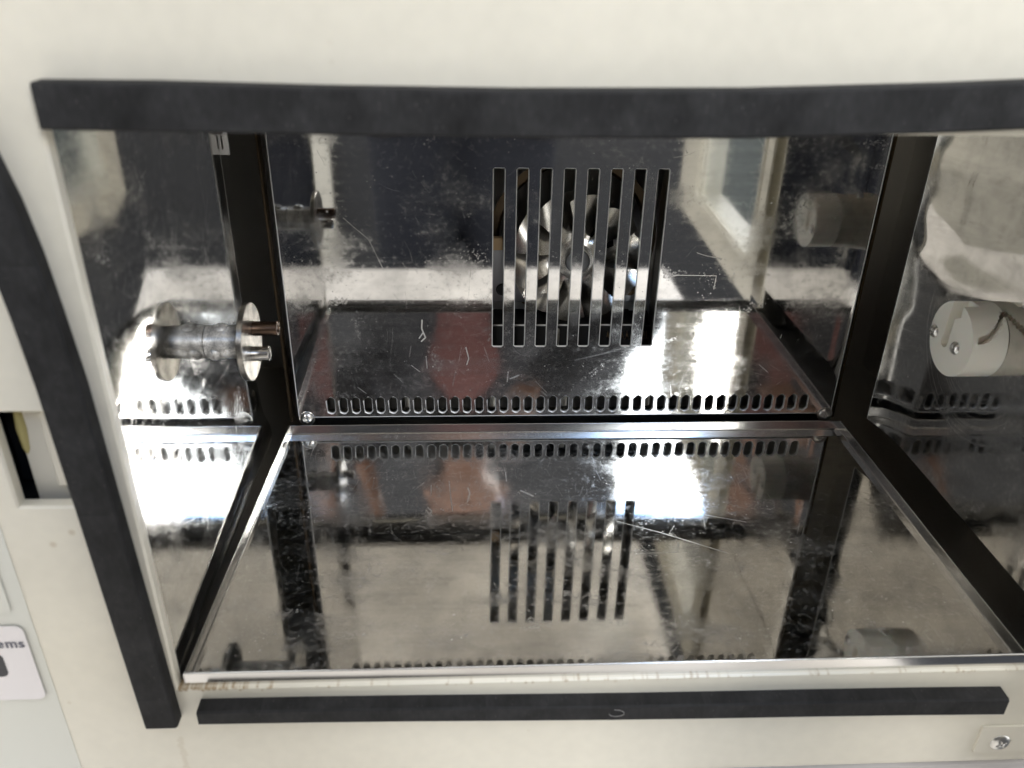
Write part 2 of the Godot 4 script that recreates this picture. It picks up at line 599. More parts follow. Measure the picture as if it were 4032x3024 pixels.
func materials() -> void:
	M.cream = stained("cream_paint", 21, 1024, 768, lin(0.68, 0.645, 0.545), 0.035, 0.34, Color(0.45, 0.33, 0.18), func(mk: Marks, r: RandomNumberGenerator):
		# u = (x+.16)/.66, v = 1-(y+.075)/.5
		var at := func(x: float, y: float) -> Vector2: return Vector2((x + 0.16) / 0.66 * 1024, (1.0 - (y + 0.075) / 0.5) * 768)
		for i in 85:           # rust and dirt along the lower edge of the opening
			var x := r.randf_range(-0.042, 0.41)
			var p: Vector2 = at.call(x, -0.0008 - absf(r.randfn(0, 0.0008)))
			mk.dab(p.x, p.y, r.randf_range(0.7, 1.6), r.randf_range(0.1, 0.5))
		for i in 44:
			var p: Vector2 = at.call(-0.041 + absf(r.randfn(0, 0.02)), -0.0006 - absf(r.randfn(0, 0.0006)))
			mk.dab(p.x, p.y, r.randf_range(0.8, 1.8), r.randf_range(0.3, 0.8))
		for i in 30:           # scattered scuffs
			var p := Vector2(r.randf() * 1024, r.randf() * 768)
			mk.dab(p.x, p.y, r.randf_range(0.8, 2.2), r.randf_range(0.03, 0.16))
		var d0: Vector2 = at.call(-0.0465, -0.036)
		for i in 40:           # yellow run below the left seal
			mk.dab(d0.x + r.randfn(0, 0.9), d0.y + i * 1.3, 2.4, 0.10)
		for s in [[-0.0965, 0.165], [-0.0805, 0.0905], [-0.071, 0.097]]:
			var p: Vector2 = at.call(s[0], s[1])
			mk.dab(p.x, p.y, 3.0, 0.22)
	)
	M.cream.clearcoat_enabled = true
	M.cream.clearcoat = 0.25
	M.cream.clearcoat_roughness = 0.3
	M.plain_cream = mat("plain_cream_paint", lin(0.66, 0.625, 0.53), 0.36)
	M.cabinet_white = mat("cabinet_white", lin(0.80, 0.76, 0.66), 0.4)
	M.overlay = mat("grey_film", lin(0.62, 0.62, 0.56), 0.30)
	M.base_grey = mat("grey_lower_case", lin(0.50, 0.48, 0.47), 0.45)
	M.rubber = stained("black_rubber", 31, 512, 256, lin(0.019, 0.019, 0.0195), 0.38, 0.7, Color(0.62, 0.60, 0.58), func(mk: Marks, r: RandomNumberGenerator):
		for i in 420:
			mk.dab(r.randf() * 512, r.randf() * 256, r.randf_range(0.6, 1.8), r.randf_range(0.03, 0.30))
	)
	M.rubber.uv1_triplanar = true
	M.rubber.uv1_scale = Vector3(9, 9, 9)
	M.rubber.metallic_specular = 0.3
	var s_tint := Color(0.832, 0.828, 0.818)     # stored as sRGB, about 0.66 linear
	var back_marks := func(mk: Marks, r: RandomNumberGenerator):
		var at := func(x: float, y: float) -> Vector2: return Vector2((x + 0.024) / 0.4064 * mk.w, (1.0 - (y - 0.0115) / 0.2755) * mk.h)
		var put_line := func(pts: Array, rad: float, a: float):
			for i in pts.size() - 1:
				mk.line(at.call(pts[i][0], pts[i][1]), at.call(pts[i + 1][0], pts[i + 1][1]), rad, a)
		put_line.call([[0.070, 0.0905], [0.0695, 0.084], [0.072, 0.077], [0.069, 0.074]], 1.8, 0.95)
		put_line.call([[0.0705, 0.081], [0.0675, 0.0765]], 1.6, 0.9)
		put_line.call([[0.101, 0.069], [0.103, 0.060], [0.1015, 0.055]], 1.3, 0.8)
		put_line.call([[0.2475, 0.1245], [0.278, 0.124], [0.2775, 0.114]], 1.0, 0.65)
		put_line.call([[0.262, 0.141], [0.268, 0.139], [0.280, 0.1365]], 1.0, 0.5)
		put_line.call([[0.02, 0.165], [0.036, 0.15], [0.045, 0.128]], 0.9, 0.2)
		for k in 60:
			var p: Vector2 = at.call(r.randfn(0.273, 0.006), r.randfn(0.121, 0.006))
			mk.dab(p.x, p.y, r.randf_range(0.8, 1.8), r.randf_range(0.2, 0.7))
		for k in 60:
			var p: Vector2 = at.call(r.randfn(0.107, 0.006), r.randfn(0.139, 0.004))
			mk.dab(p.x, p.y, r.randf_range(0.8, 2.0), r.randf_range(0.1, 0.45))
		for k in 260:         # more dried drops low on the sheet
			var p: Vector2 = at.call(r.randf_range(-0.02, 0.37), 0.015 + absf(r.randfn(0, 0.045)))
			mk.dab(p.x, p.y, r.randf_range(0.7, 1.7), r.randf_range(0.12, 0.6))
		for k in 26:
			var x := r.randf_range(0.0, 0.36)
			var y := r.randf_range(0.03, 0.08)
			put_line.call([[x, y], [x + r.randfn(0, 0.004), y - r.randf_range(0.002, 0.012)]], r.randf_range(0.8, 1.4), r.randf_range(0.15, 0.5))
	M.back_steel = steel("polished_back_steel", 101, 1280, 900, s_tint, 0.035, 0.05, 1500, 110, back_marks)
	var tray_marks := func(mk: Marks, r: RandomNumberGenerator):
		var at := func(x: float, z: float) -> Vector2: return Vector2((x + 0.0362) / 0.4267 * mk.w, (z - 0.006) / 0.237 * mk.h)
		var put_line := func(pts: Array, rad: float, a: float):
			for i in pts.size() - 1:
				mk.line(at.call(pts[i][0], pts[i][1]), at.call(pts[i + 1][0], pts[i + 1][1]), rad, a)
		put_line.call([[0.198, 0.118], [0.225, 0.131], [0.246, 0.143], [0.262, 0.152]], 1.1, 0.6)
		put_line.call([[0.236, 0.098], [0.258, 0.113], [0.282, 0.121]], 1.2, 0.5)
		for c in [[0.140, 0.085, 0.004, 40], [0.002, 0.108, 0.008, 110], [0.222, 0.112, 0.010, 120], [0.262, 0.108, 0.008, 90], [0.302, 0.103, 0.007, 60], [-0.012, 0.212, 0.010, 90], [0.078, 0.108, 0.006, 50], [0.30, 0.21, 0.02, 40], [0.05, 0.062, 0.006, 40], [0.205, 0.06, 0.02, 60], [0.11, 0.05, 0.03, 60]]:
			for k in c[3]:
				var p: Vector2 = at.call(c[0] + r.randfn(0, c[2]), c[1] + r.randfn(0, c[2] * 0.7))
				mk.dab(p.x, p.y, r.randf_range(0.8, 2.4), r.randf_range(0.08, 0.5))
		put_line.call([[0.138, 0.0825], [0.1455, 0.089]], 3.0, 0.75)
		put_line.call([[0.089, 0.07], [0.0905, 0.09], [0.092, 0.105]], 1.0, 0.5)
		for k in 320:
			var x := r.randf_range(-0.02, 0.38)
			var z := absf(r.randfn(0.03, 0.06))
			put_line.call([[x, z], [x + r.randfn(0, 0.003), z + r.randf_range(0.002, 0.014)]], 0.8, r.randf_range(0.05, 0.28))
	M.tray_steel = steel("brushed_tray_steel", 202, 1280, 900, s_tint, 0.035, 0.055, 1900, 520, tray_marks, 0.9)
	M.left_steel = steel("polished_left_steel", 303, 900, 900, s_tint, 0.04, 0.08, 1200, 200, func(mk: Marks, r: RandomNumberGenerator):
		for k in 260:
			var p := Vector2(r.randf_range(0.1, 0.95) * mk.w, (1.0 - absf(r.randfn(0, 0.16))) * mk.h)
			mk.dab(p.x, p.y, r.randf_range(0.8, 2.2), r.randf_range(0.1, 0.45))
	)
	M.right_steel = steel("polished_right_steel", 404, 900, 900, Color(0.775, 0.766, 0.745), 0.04, 0.06, 900, 130, func(mk: Marks, r: RandomNumberGenerator):
		for k in 26:            # arcs worn by turning bottles, round the bearing
			var R := r.randf_range(0.034, 0.062)
			var a0 := r.randf_range(PI * 0.9, PI * 1.6)
			var a1 := a0 + r.randf_range(0.4, 1.4)
			var prev := Vector2.ZERO
			for s in 25:
				var a := lerpf(a0, a1, s / 24.0)
				var z := AXIS_Z + cos(a) * R
				var y := AXIS_Y + sin(a) * R * 1.05
				var p := Vector2((z - 0.014) / 0.231 * mk.w, (1.0 - (y - 0.019) / 0.268) * mk.h)
				if s > 0:
					mk.line(prev, p, 1.0, 0.16)
				prev = p
	)
	M.ceiling_steel = mat("ceiling_steel", lin(0.66, 0.635, 0.585), 0.05, 1.0)
	M.rim_steel = mat("rim_steel", lin(0.66, 0.65, 0.63), 0.16, 1.0)
	M.edge_steel = mat("cut_edge_steel", lin(0.82, 0.81, 0.79), 0.45, 0.3)
	M.liner = mat("dull_liner_steel", lin(0.57, 0.55, 0.51), 0.34, 1.0)
	M.brown_liner = mat("heat_browned_steel", lin(0.20, 0.145, 0.09), 0.42, 1.0)
	M.ledge = M.liner
	M.aluminium = mat("fan_aluminium", lin(0.82, 0.79, 0.73), 0.26, 1.0)
	M.grey_plate = mat("bracket_steel", lin(0.42, 0.43, 0.44), 0.28, 1.0)
	M.worn_steel = stained("worn_shaft_steel", 41, 512, 512, lin(0.58, 0.56, 0.52), 0.6, 0.46, lin(0.12, 0.10, 0.08), func(mk: Marks, r: RandomNumberGenerator):
		for i in 420:
			mk.dab(r.randf() * 512, r.randf() * 512, r.randf_range(1, 5), r.randf_range(0.05, 0.5))
	)
	M.worn_steel.metallic = 0.55
	M.worn_steel.uv1_triplanar = true
	M.worn_steel.uv1_scale = Vector3(24, 24, 24)
	M.disc_steel = stained("disc_steel", 43, 512, 512, lin(0.42, 0.40, 0.365), 0.35, 0.34, lin(0.2, 0.17, 0.13), func(mk: Marks, r: RandomNumberGenerator):
		for i in 160:
			mk.dab(r.randf() * 512, r.randf() * 512, r.randf_range(0.8, 3), r.randf_range(0.03, 0.3))
	)
	M.disc_steel.metallic = 1.0
	M.disc_steel.uv1_triplanar = true
	M.disc_steel.uv1_scale = Vector3(22, 22, 22)
	M.rust_pin = mat("browned_pin_steel", lin(0.13, 0.088, 0.065), 0.30, 1.0)
	M.pin = mat("pin_steel", lin(0.62, 0.60, 0.57), 0.18, 1.0)
	M.screw = mat("screw_steel", lin(0.60, 0.59, 0.56), 0.30, 1.0)
	M.dark = mat("dark_bore", lin(0.02, 0.018, 0.016), 0.7)
	M.nylon = mat("ivory_nylon", lin(0.87, 0.84, 0.75), 0.30)
	M.nylon.subsurf_scatter_enabled = true
	M.nylon.subsurf_scatter_strength = 0.12
	M.ceramic = mat("white_ceramic", lin(0.72, 0.70, 0.62), 0.5)
	M.black_metal = mat("blackened_steel", lin(0.02, 0.02, 0.02), 0.5, 0.4)
	M.glass = mat("door_glass", Color(0.86, 0.92, 0.90, 0.10), 0.03)
	M.glass.transparency = BaseMaterial3D.TRANSPARENCY_ALPHA
	M.label = mat("silver_label", lin(0.66, 0.64, 0.65), 0.30, 0.35)
	M.ink = mat("black_ink", lin(0.025, 0.025, 0.03), 0.5)
	M.grey_ink = mat("grey_ink", lin(0.12, 0.12, 0.15), 0.5)
	M.yellow_glue = mat("aged_yellow_glue", lin(0.42, 0.36, 0.14), 0.5)
	M.laminate = stained("white_laminate", 51, 1024, 768, lin(0.86, 0.815, 0.755), 0.17, 0.42, lin(0.26, 0.22, 0.19), func(mk: Marks, r: RandomNumberGenerator):
		for i in 420:
			var p := Vector2(r.randf() * 1024, r.randf() * 768)
			var q := p + Vector2(r.randfn(0, 10), r.randfn(0, 4))
			mk.line(p, q, r.randf_range(0.8, 2.6), r.randf_range(0.05, 0.5))
	)
	M.laminate.uv1_triplanar = true
	M.laminate.uv1_scale = Vector3(0.9, 0.9, 0.9)

# things that stand outside the picture but show in the polished steel, and the bench
func setting() -> void:
	var st := new_st()
	box(st, Vector3(-1.1, TABLE_Y - 0.03, -0.35), Vector3(0.44, TABLE_Y, 0.795), 0.003)
	var bench := put("bench_top", st.commit(), M.laminate, self)
	tag(bench, "scuffed white laminate bench top under the oven", "", "", "structure")
	st = new_st()
	box(st, Vector3(-2.6, FLOOR_Y - 0.05, -0.5), Vector3(3.2, FLOOR_Y, 2.9), 0.003)
	tag(put("floor", st.commit(), mat("dark_floor", lin(0.02, 0.023, 0.03), 0.6), self), "dark blue grey floor in front of the bench", "", "", "structure")
	var legs := mat("bench_frame", lin(0.25, 0.25, 0.26), 0.5)
	st = new_st()
	box(st, Vector3(-1.08, FLOOR_Y, -0.33), Vector3(0.42, TABLE_Y - 0.03, 0.10), 0.003)
	tag(put("bench_cupboard", st.commit(), legs, self), "grey cupboard carrying the white bench top", "", "", "structure")
	# wall with the bright window opposite the oven
	st = new_st()
	var none := func(_v): return Vector2.ZERO
	var wall := node("wall", self)
	tag(wall, "dim grey wall opposite the oven around the bright window", "", "", "structure")
	for q in [[-2.6, FLOOR_Y, 0.64, 2.4], [1.13, FLOOR_Y, 3.2, 2.4], [0.64, FLOOR_Y, 1.13, 0.72], [0.64, 2.11, 1.13, 2.4]]:
		box(st, Vector3(q[0], q[1], 2.0), Vector3(q[2], q[3], 2.12), 0.0)
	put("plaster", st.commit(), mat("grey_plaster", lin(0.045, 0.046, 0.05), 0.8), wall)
	var win := node("window", self, Vector3(0.885, 0.72, 2.0))
	tag(win, "bright daylit window mirrored as white glare in the polished steel", "window")
	st = new_st()
	for q in [[-0.245, 0.0, -0.225, 1.39], [0.225, 0.0, 0.245, 1.39], [-0.225, 0.0, 0.225, 0.02], [-0.225, 0.79, 0.225, 0.82], [0.0, 0.02, 0.025, 0.79], [-0.225, 1.37, 0.225, 1.39]]:
		box(st, Vector3(q[0], q[1], 0.02), Vector3(q[2], q[3], 0.07), 0.002)
	put("window_frame", st.commit(), M.plain_cream, win)
	for q in [["clear_pane", 0.0255, 0.2245, 0.021, 0.789, Color(0.97, 0.98, 1.0), 2.2], ["frosted_pane", -0.2245, -0.0005, 0.021, 0.789, Color(0.90, 0.95, 1.0), 0.8], ["upper_pane", -0.2245, 0.2245, 0.821, 1.369, Color(0.55, 0.76, 1.0), 1.6]]:
		var glow := mat("daylight_pane", Color.WHITE, 0.4)
		glow.emission_enabled = true
		glow.emission = q[5]
		glow.emission_energy_multiplier = q[6]
		put(q[0], box_mesh(Vector3(q[1], q[3], 0.05), Vector3(q[2], q[4], 0.056), 0.0), glow, win)
	# pale cabinet that the right wall mirrors
	var cab := node("cabinet", self, Vector3(-0.80, FLOOR_Y, 1.44))
	tag(cab, "low pale cream cabinet standing left of the window wall", "cabinet")
	cab.rotation.y = deg_to_rad(132)
	put("carcass", box_mesh(Vector3(-0.72, 0.0, -0.30), Vector3(0.72, 0.88, 0.0), 0.004), M.cabinet_white, cab)
	for s in [-1, 1]:
		var d := put("door", box_mesh(Vector3(0.003 if s > 0 else -0.715, 0.06, 0.002), Vector3(0.715 if s > 0 else -0.003, 0.87, 0.02), 0.003), M.cabinet_white, cab)
		put("handle", box_mesh(Vector3(0.04 * s - 0.006, 0.55, 0.021), Vector3(0.04 * s + 0.006, 0.70, 0.05), 0.003), M.pin, d)

func oven() -> void:
	var O := node("laboratory_oven", self)
	tag(O, "cream laboratory oven with a polished steel chamber and black rubber door seals", "oven")
	front(O)
	chamber(O)
	back(O)
	fan(O)
	spindle(O)
	bearing(O)
	door(O)

func front(O: Node3D) -> void:
	var uv_of := func(v: Vector3) -> Vector2: return Vector2((v.x + 0.16) / 0.66, 1.0 - (v.y + 0.075) / 0.5)
	var st := new_st()
	plate(st, Vector2(-0.16, -0.0700), Vector2(0.50, 0.42), [[-0.0413, -0.0008, 0.4075, 0.2695], [-0.0899, 0.1105, -0.0668, 0.1573]], FRONT, 0.0009, 0.006, uv_of)
	# rolled lower edge
	var prev := Vector3(0, -0.0700, FRONT)
	for i in 5:
		var a := PI / 2 * (i + 1) / 5.0
		var nx := Vector3(0, -0.0700 - sin(a) * 0.006, FRONT - 0.006 + cos(a) * 0.006)
		quad(st, Vector3(-0.16, nx.y, nx.z), Vector3(0.50, nx.y, nx.z), Vector3(0.50, prev.y, prev.z), Vector3(-0.16, prev.y, prev.z), [Vector2(0, 0.99), Vector2(1, 0.99), Vector2(1, 0.985), Vector2(0, 0.985)])
		prev = nx
	# returns at the sides and top so that the case is a body
	for q in [[Vector3(-0.16, -0.076, FRONT - 0.4), Vector3(-0.16, -0.076, FRONT - 0.004), Vector3(-0.16, 0.42, FRONT), Vector3(-0.16, 0.42, FRONT - 0.4)], [Vector3(-0.16, 0.42, FRONT), Vector3(0.50, 0.42, FRONT), Vector3(0.50, 0.42, FRONT - 0.4), Vector3(-0.16, 0.42, FRONT - 0.4)], [Vector3(0.50, -0.076, FRONT - 0.004), Vector3(0.50, -0.076, FRONT - 0.4), Vector3(0.50, 0.42, FRONT - 0.4), Vector3(0.50, 0.42, FRONT)], [Vector3(0.50, -0.076, FRONT - 0.4), Vector3(-0.16, -0.076, FRONT - 0.4), Vector3(-0.16, 0.42, FRONT - 0.4), Vector3(0.50, 0.42, FRONT - 0.4)]]:
		quad(st, q[0], q[1], q[2], q[3])
	put("front_panel", st.commit(), M.cream, O)
	put("lower_case", box_mesh(Vector3(-0.155, TABLE_Y + 0.012, -0.15), Vector3(0.495, -0.0762, FRONT - 0.0022), 0.002), M.base_grey, O)
	for x in [-0.13, 0.41]:
		for z in [-0.12, 0.21]:
			put("foot", lathe_mesh([[0.0, 0.0], [0.013, 0.0], [0.015, 0.012]], Vector3(x, TABLE_Y, z), Vector3.UP, 20), M.rubber, O)
	# inner face of the header above the opening, behind the panel
	# seals
	st = new_st()
	var up := []
	for s in [[-0.0379, 0.2706, 0.2857], [0.0, 0.2702, 0.2858], [0.0555, 0.2697, 0.2849], [0.12, 0.2692, 0.2846], [0.20, 0.2695, 0.2855], [0.27, 0.2720, 0.2880], [0.33, 0.2752, 0.2910], [0.425, 0.2790, 0.2945]]:
		up.append([Vector3(s[0], s[1], FRONT + 0.0004), Vector3(s[0], s[2], FRONT + 0.0004), Vector3(0, 0, 0.0085)])
	strip(st, up)
	tag(put("door_seal", st.commit(), M.rubber, O), "black rubber seal strip above the opening, sagging in the middle", "")
	st = new_st()
	var side := []
	for s in [[-0.0195, -0.0424, -0.0583], [0.05, -0.0441, -0.0605], [0.1055, -0.0456, -0.0622], [0.1720, -0.0472, -0.0645], [0.2017, -0.0493, -0.0664], [0.2250, -0.0512, -0.0686], [0.2450, -0.0540, -0.0712], [0.2616, -0.0578, -0.0750], [0.2780, -0.0630, -0.0800]]:
		side.append([Vector3(s[1], s[0], FRONT + 0.0004), Vector3(s[2], s[0], FRONT + 0.0004), Vector3(0, 0, 0.0075)])
	strip(st, side)
	tag(put("door_seal", st.commit(), M.rubber, O), "black rubber seal strip down the side, bending outward at its top", "")
	st = new_st()
	var low := []
	for i in 9:
		var t := i / 8.0
		var wob := 0.0004 * sin(t * 9.0)
		low.append([Vector3(lerpf(-0.031, 0.3825, t), lerpf(-0.0166, -0.0251, t) + wob, FRONT + 0.0004), Vector3(lerpf(-0.031, 0.3825, t), lerpf(-0.0076, -0.0133, t) + wob, FRONT + 0.0004), Vector3(0, 0, 0.0088)])
	strip(st, low)
	tag(put("door_seal", st.commit(), M.rubber, O), "black rubber seal strip under the opening with dust on it", "")
	# a hair and a crumb of lint caught on the lower seal
	st = new_st()
	var hp := []
	for i in 15:
		var a := i / 14.0 * 4.6
		hp.append(Vector3(0.176 + 0.0045 * sin(a) + 0.002 * i / 14.0, -0.0125 - 0.004 * (1.0 - cos(a)) * 0.6, FRONT + 0.0097))
	tube(st, hp, 0.00012)
	put("lint_hair", st.commit(), mat("pale_lint", lin(0.30, 0.29, 0.28), 0.8), O)
	# latch opening: turned-in box and dark latch behind
	var L := node("latch_recess", O)
	st = new_st()
	var x0 := -0.0899
	var x1 := -0.0668
	var y0 := 0.1105
	var y1 := 0.1573
	box(st, Vector3(-0.1100, y0 - 0.006, FRONT - 0.055), Vector3(-0.0590, y0 - 0.0048, FRONT - 0.0065), 0.0004)
	box(st, Vector3(-0.1100, y1 + 0.0048, FRONT - 0.055), Vector3(-0.0590, y1 + 0.006, FRONT - 0.0065), 0.0004)
	box(st, Vector3(-0.1112, y0 - 0.006, FRONT - 0.055), Vector3(-0.1101, y1 + 0.006, FRONT - 0.0065), 0.0004)
	box(st, Vector3(-0.0590, y0 - 0.006, FRONT - 0.055), Vector3(-0.0580, y1 + 0.006, FRONT - 0.0065), 0.0004)
	box(st, Vector3(-0.1112, y0 - 0.006, FRONT - 0.0565), Vector3(-0.0580, y1 + 0.006, FRONT - 0.0552), 0.0004)
	put("recess_box", st.commit(), M.black_metal, L)
	put("latch_bracket", box_mesh(Vector3(-0.0862, 0.1040, FRONT - 0.0140), Vector3(-0.0600, 0.1620, FRONT - 0.0100), 0.0004), M.plain_cream, L)
	put("latch_step", box_mesh(Vector3(-0.0745, 0.1165, FRONT - 0.0098), Vector3(-0.0600, 0.1620, FRONT - 0.0066), 0.0006), M.plain_cream, L)
	put("glue_bead", lathe_mesh([[0.0, -0.014], [0.0016, -0.010], [0.0024, 0.0], [0.0018, 0.010], [0.0, 0.014]], Vector3(-0.0848, 0.144, FRONT - 0.0105), Vector3(0.04, 1, 0), 12), M.yellow_glue, L)
	put("latch_hook", box_mesh(Vector3(-0.1000, 0.1080, FRONT - 0.048), Vector3(-0.0890, 0.1600, FRONT - 0.024), 0.0008), M.black_metal, L)
	# control panel film with its label
	var F := node("control_film", O)
	st = new_st()
	round_plate(st, round_loop(-0.158, -0.066, -0.1002, 0.104, 0.004), FRONT + 0.0003, 0.0006)
	put("film", st.commit(), M.overlay, F)
	st = new_st()
	round_plate(st, round_loop(-0.150, 0.052, -0.1075, 0.094, 0.002), FRONT + 0.0010, 0.0003)
	put("window_border", st.commit(), M.overlay, F)
	st = new_st()
	round_plate(st, round_loop(-0.150, -0.0042, -0.1048, 0.0438, 0.004), FRONT + 0.0013, 0.0003)
	var lab := put("maker_label", st.commit(), M.label, F)
	lab.set_meta("label", "silver sticker with dark lettering on the film")
	var tm := TextMesh.new()
	var fnt := SystemFont.new()
	fnt.font_names = PackedStringArray(["Droid Sans"])
	fnt.font_weight = 700
	tm.font = fnt
	tm.text = "ems"
	tm.font_size = 32
	tm.pixel_size = 0.000205
	tm.depth = 0.0001
	tm.horizontal_alignment = HORIZONTAL_ALIGNMENT_RIGHT
	var tx := put("lettering", tm, M.grey_ink, F)
	tx.position = Vector3(-0.1064, 0.0327, FRONT + 0.0015)
	st = new_st()
	round_plate(st, round_loop(-0.128, 0.0118, -0.1185, 0.0265, 0.003), FRONT + 0.0015, 0.0001)
	put("emblem", st.commit(), M.ink, F)
	# hinge plate low on the right with its screw
	var H := node("hinge_plate", O)
	st = new_st()
	round_plate(st, round_loop(0.3815, -0.0640, 0.440, -0.0434, 0.0012), FRONT + 0.0014, 0.0013)
	put("plate", st.commit(), M.plain_cream, H)
	var sc := put("screw", screw_mesh(0.0056, 0.0028), M.screw, H)
	sc.position = Vector3(0.3945, -0.0558, FRONT + 0.0016)
	sc.rotation.z = 0.5

func round_plate(st: SurfaceTool, loop: PackedVector2Array, z: float, t: float) -> void:
	var c := Vector2.ZERO
	for p in loop:
		c += p / loop.size()
	for i in loop.size():
		var a := loop[i]
		var b := loop[(i + 1) % loop.size()]
		tri(st, Vector3(c.x, c.y, z), Vector3(a.x, a.y, z), Vector3(b.x, b.y, z))
		quad(st, Vector3(a.x, a.y, z - t), Vector3(b.x, b.y, z - t), Vector3(b.x, b.y, z), Vector3(a.x, a.y, z))

func tube(st: SurfaceTool, pts: Array, r: float, seg := 6) -> void:
	var rows := []
	var uvs := []
	for i in pts.size():
		var t: Vector3 = (pts[mini(i + 1, pts.size() - 1)] - pts[maxi(i - 1, 0)]).normalized()
		var u := t.cross(Vector3(0.13, 0.9, 0.37)).normalized()
		var v := t.cross(u)
		var row := []
		var uvr := []
		for k in seg + 1:
			var a := TAU * k / seg
			row.append(pts[i] + (u * cos(a) + v * sin(a)) * r)
			uvr.append(Vector2(float(i), float(k)))
		rows.append(row)
		uvs.append(uvr)
	grid(st, rows, uvs, true)

func chamber(O: Node3D) -> void:
	# polished walls: real sheets, a little wavy, so that what they mirror bends
	var nz := FastNoiseLite.new()
	nz.seed = 5
	nz.frequency = 9.0
	nz.fractal_octaves = 2
	var pts := []
	var uvs := []
	var R := 90
	var C := 80
	for i in R + 1:
		var row := []
		var uvr := []
		var y := lerpf(0.0060, CEIL - 0.001, float(i) / R)
		var zb := 0.0435
		if y < 0.10:
			zb = lerpf(0.0320, 0.0435, clampf((y - 0.0417) / 0.058, 0, 1))
		if y < 0.0417:
			zb = lerpf(0.0150, 0.0320, smoothstep(0.006, 0.0417, y))
		for j in C + 1:
			var z := lerpf(zb, FRONT - 0.0064, float(j) / C)
			var dx := nz.get_noise_2d(y * 1.0, z * 1.6) * 0.00006
			dx += 0.00006 * exp(-(pow((z - 0.105) / 0.014, 2) + pow((y - 0.050) / 0.018, 2)))
			dx += 0.00003 * sin(y * 60.0 + z * 20.0)
			dx -= (0.66 * pow(clampf(z - 0.15, 0.0, 0.05), 2) + 0.066 * maxf(0.0, z - 0.20)) * smoothstep(0.155, 0.21, y)
			row.append(Vector3(LEFT + dx, y, z))
			uvr.append(Vector2((z - 0.015) / 0.225, 1.0 - (y - 0.006) / 0.281))
		pts.append(row)
		uvs.append(uvr)
	var st := new_st()
	grid(st, pts, uvs, true)
	put("side_wall", st.commit(), M.left_steel, O).set_meta("label", "polished wavy steel side wall carrying the spindle")
	pts = []
	uvs = []
	for i in R + 1:
		var row := []
		var uvr := []
		var y := lerpf(0.0215, CEIL - 0.001, float(i) / R)
		for j in C + 1:
			var z := lerpf(0.0270, FRONT - 0.0064, pow(float(j) / C, 1.3))
			var dx := nz.get_noise_2d(y * 1.2 + 7.0, z * 0.8) * 0.00018
			dx += 0.00019 * sin(y * 190.0 + 2.2 * sin(z * 22.0)) * smoothstep(0.10, 0.15, y)
			dx += 0.0003 * exp(-(pow((z - 0.045) / 0.010, 2) + pow((y - 0.118) / 0.008, 2)))
			dx *= smoothstep(0.025, 0.050, z)
			dx -= 0.007 * pow(maxf(0.0, (0.074 - z) / 0.047), 2)
			row.append(Vector3(RIGHT + dx, y, z))
			uvr.append(Vector2((z - 0.014) / 0.231, 1.0 - (y - 0.019) / 0.268))
		pts.append(row)
		uvs.append(uvr)
	st = new_st()
	grid(st, pts, uvs)
	put("side_wall", st.commit(), M.right_steel, O).set_meta("label", "rippled polished steel side wall behind the ivory bearing")
	# thin folded edges at the back of both walls
	st = new_st()
	box(st, Vector3(LEFT - 0.0012, 0.10, 0.0425), Vector3(LEFT - 0.0001, CEIL - 0.002, 0.0436), 0.0003)
	put("wall_edge", st.commit(), M.edge_steel, O)
	put("wall_edge", box_mesh(Vector3(RIGHT - 0.0069, 0.0215, 0.0258), Vector3(RIGHT - 0.0058, CEIL - 0.002, 0.0269), 0.0003), M.edge_steel, O)
	st = new_st()
	quad(st, Vector3(LEFT, CEIL, 0.0015), Vector3(RIGHT, CEIL, 0.0015), Vector3(RIGHT, CEIL, FRONT - 0.0064), Vector3(LEFT, CEIL, FRONT - 0.0064))
	put("ceiling", st.commit(), M.ceiling_steel, O)
	# liner round it all
	st = new_st()
	# a wide plenum behind the walls; in front it narrows beside the latch
	var a := Vector3(-0.135, -0.022, -0.150)
	var b := Vector3(0.480, 0.300, FRONT - 0.0062)
	var n := -0.0555
	var zs := 0.183
	quad(st, Vector3(a.x, a.y, zs), Vector3(a.x, a.y, a.z), Vector3(a.x, b.y, a.z), Vector3(a.x, b.y, zs))
	quad(st, Vector3(n, a.y, zs), Vector3(a.x, a.y, zs), Vector3(a.x, b.y, zs), Vector3(n, b.y, zs))
	quad(st, Vector3(n, a.y, b.z), Vector3(n, a.y, zs), Vector3(n, b.y, zs), Vector3(n, b.y, b.z))
	quad(st, Vector3(b.x, a.y, a.z), Vector3(b.x, a.y, b.z), Vector3(b.x, b.y, b.z), Vector3(b.x, b.y, a.z))
	quad(st, Vector3(a.x, a.y, a.z), Vector3(b.x, a.y, a.z), Vector3(b.x, b.y, a.z), Vector3(a.x, b.y, a.z))
	quad(st, Vector3(a.x, a.y, zs), Vector3(b.x, a.y, zs), Vector3(b.x, a.y, a.z), Vector3(a.x, a.y, a.z))
	quad(st, Vector3(n, a.y, b.z), Vector3(b.x, a.y, b.z), Vector3(b.x, a.y, zs), Vector3(n, a.y, zs))
	quad(st, Vector3(a.x, b.y, a.z), Vector3(b.x, b.y, a.z), Vector3(b.x, b.y, zs), Vector3(a.x, b.y, zs))
	quad(st, Vector3(n, b.y, zs), Vector3(b.x, b.y, zs), Vector3(b.x, b.y, b.z), Vector3(n, b.y, b.z))
	# front skirts between liner and opening
	quad(st, Vector3(n, a.y, b.z), Vector3(n, b.y, b.z), Vector3(LEFT - 0.001, b.y, b.z), Vector3(LEFT - 0.001, a.y, b.z))
	quad(st, Vector3(RIGHT + 0.004, a.y, b.z), Vector3(RIGHT + 0.004, b.y, b.z), Vector3(b.x, b.y, b.z), Vector3(b.x, a.y, b.z))
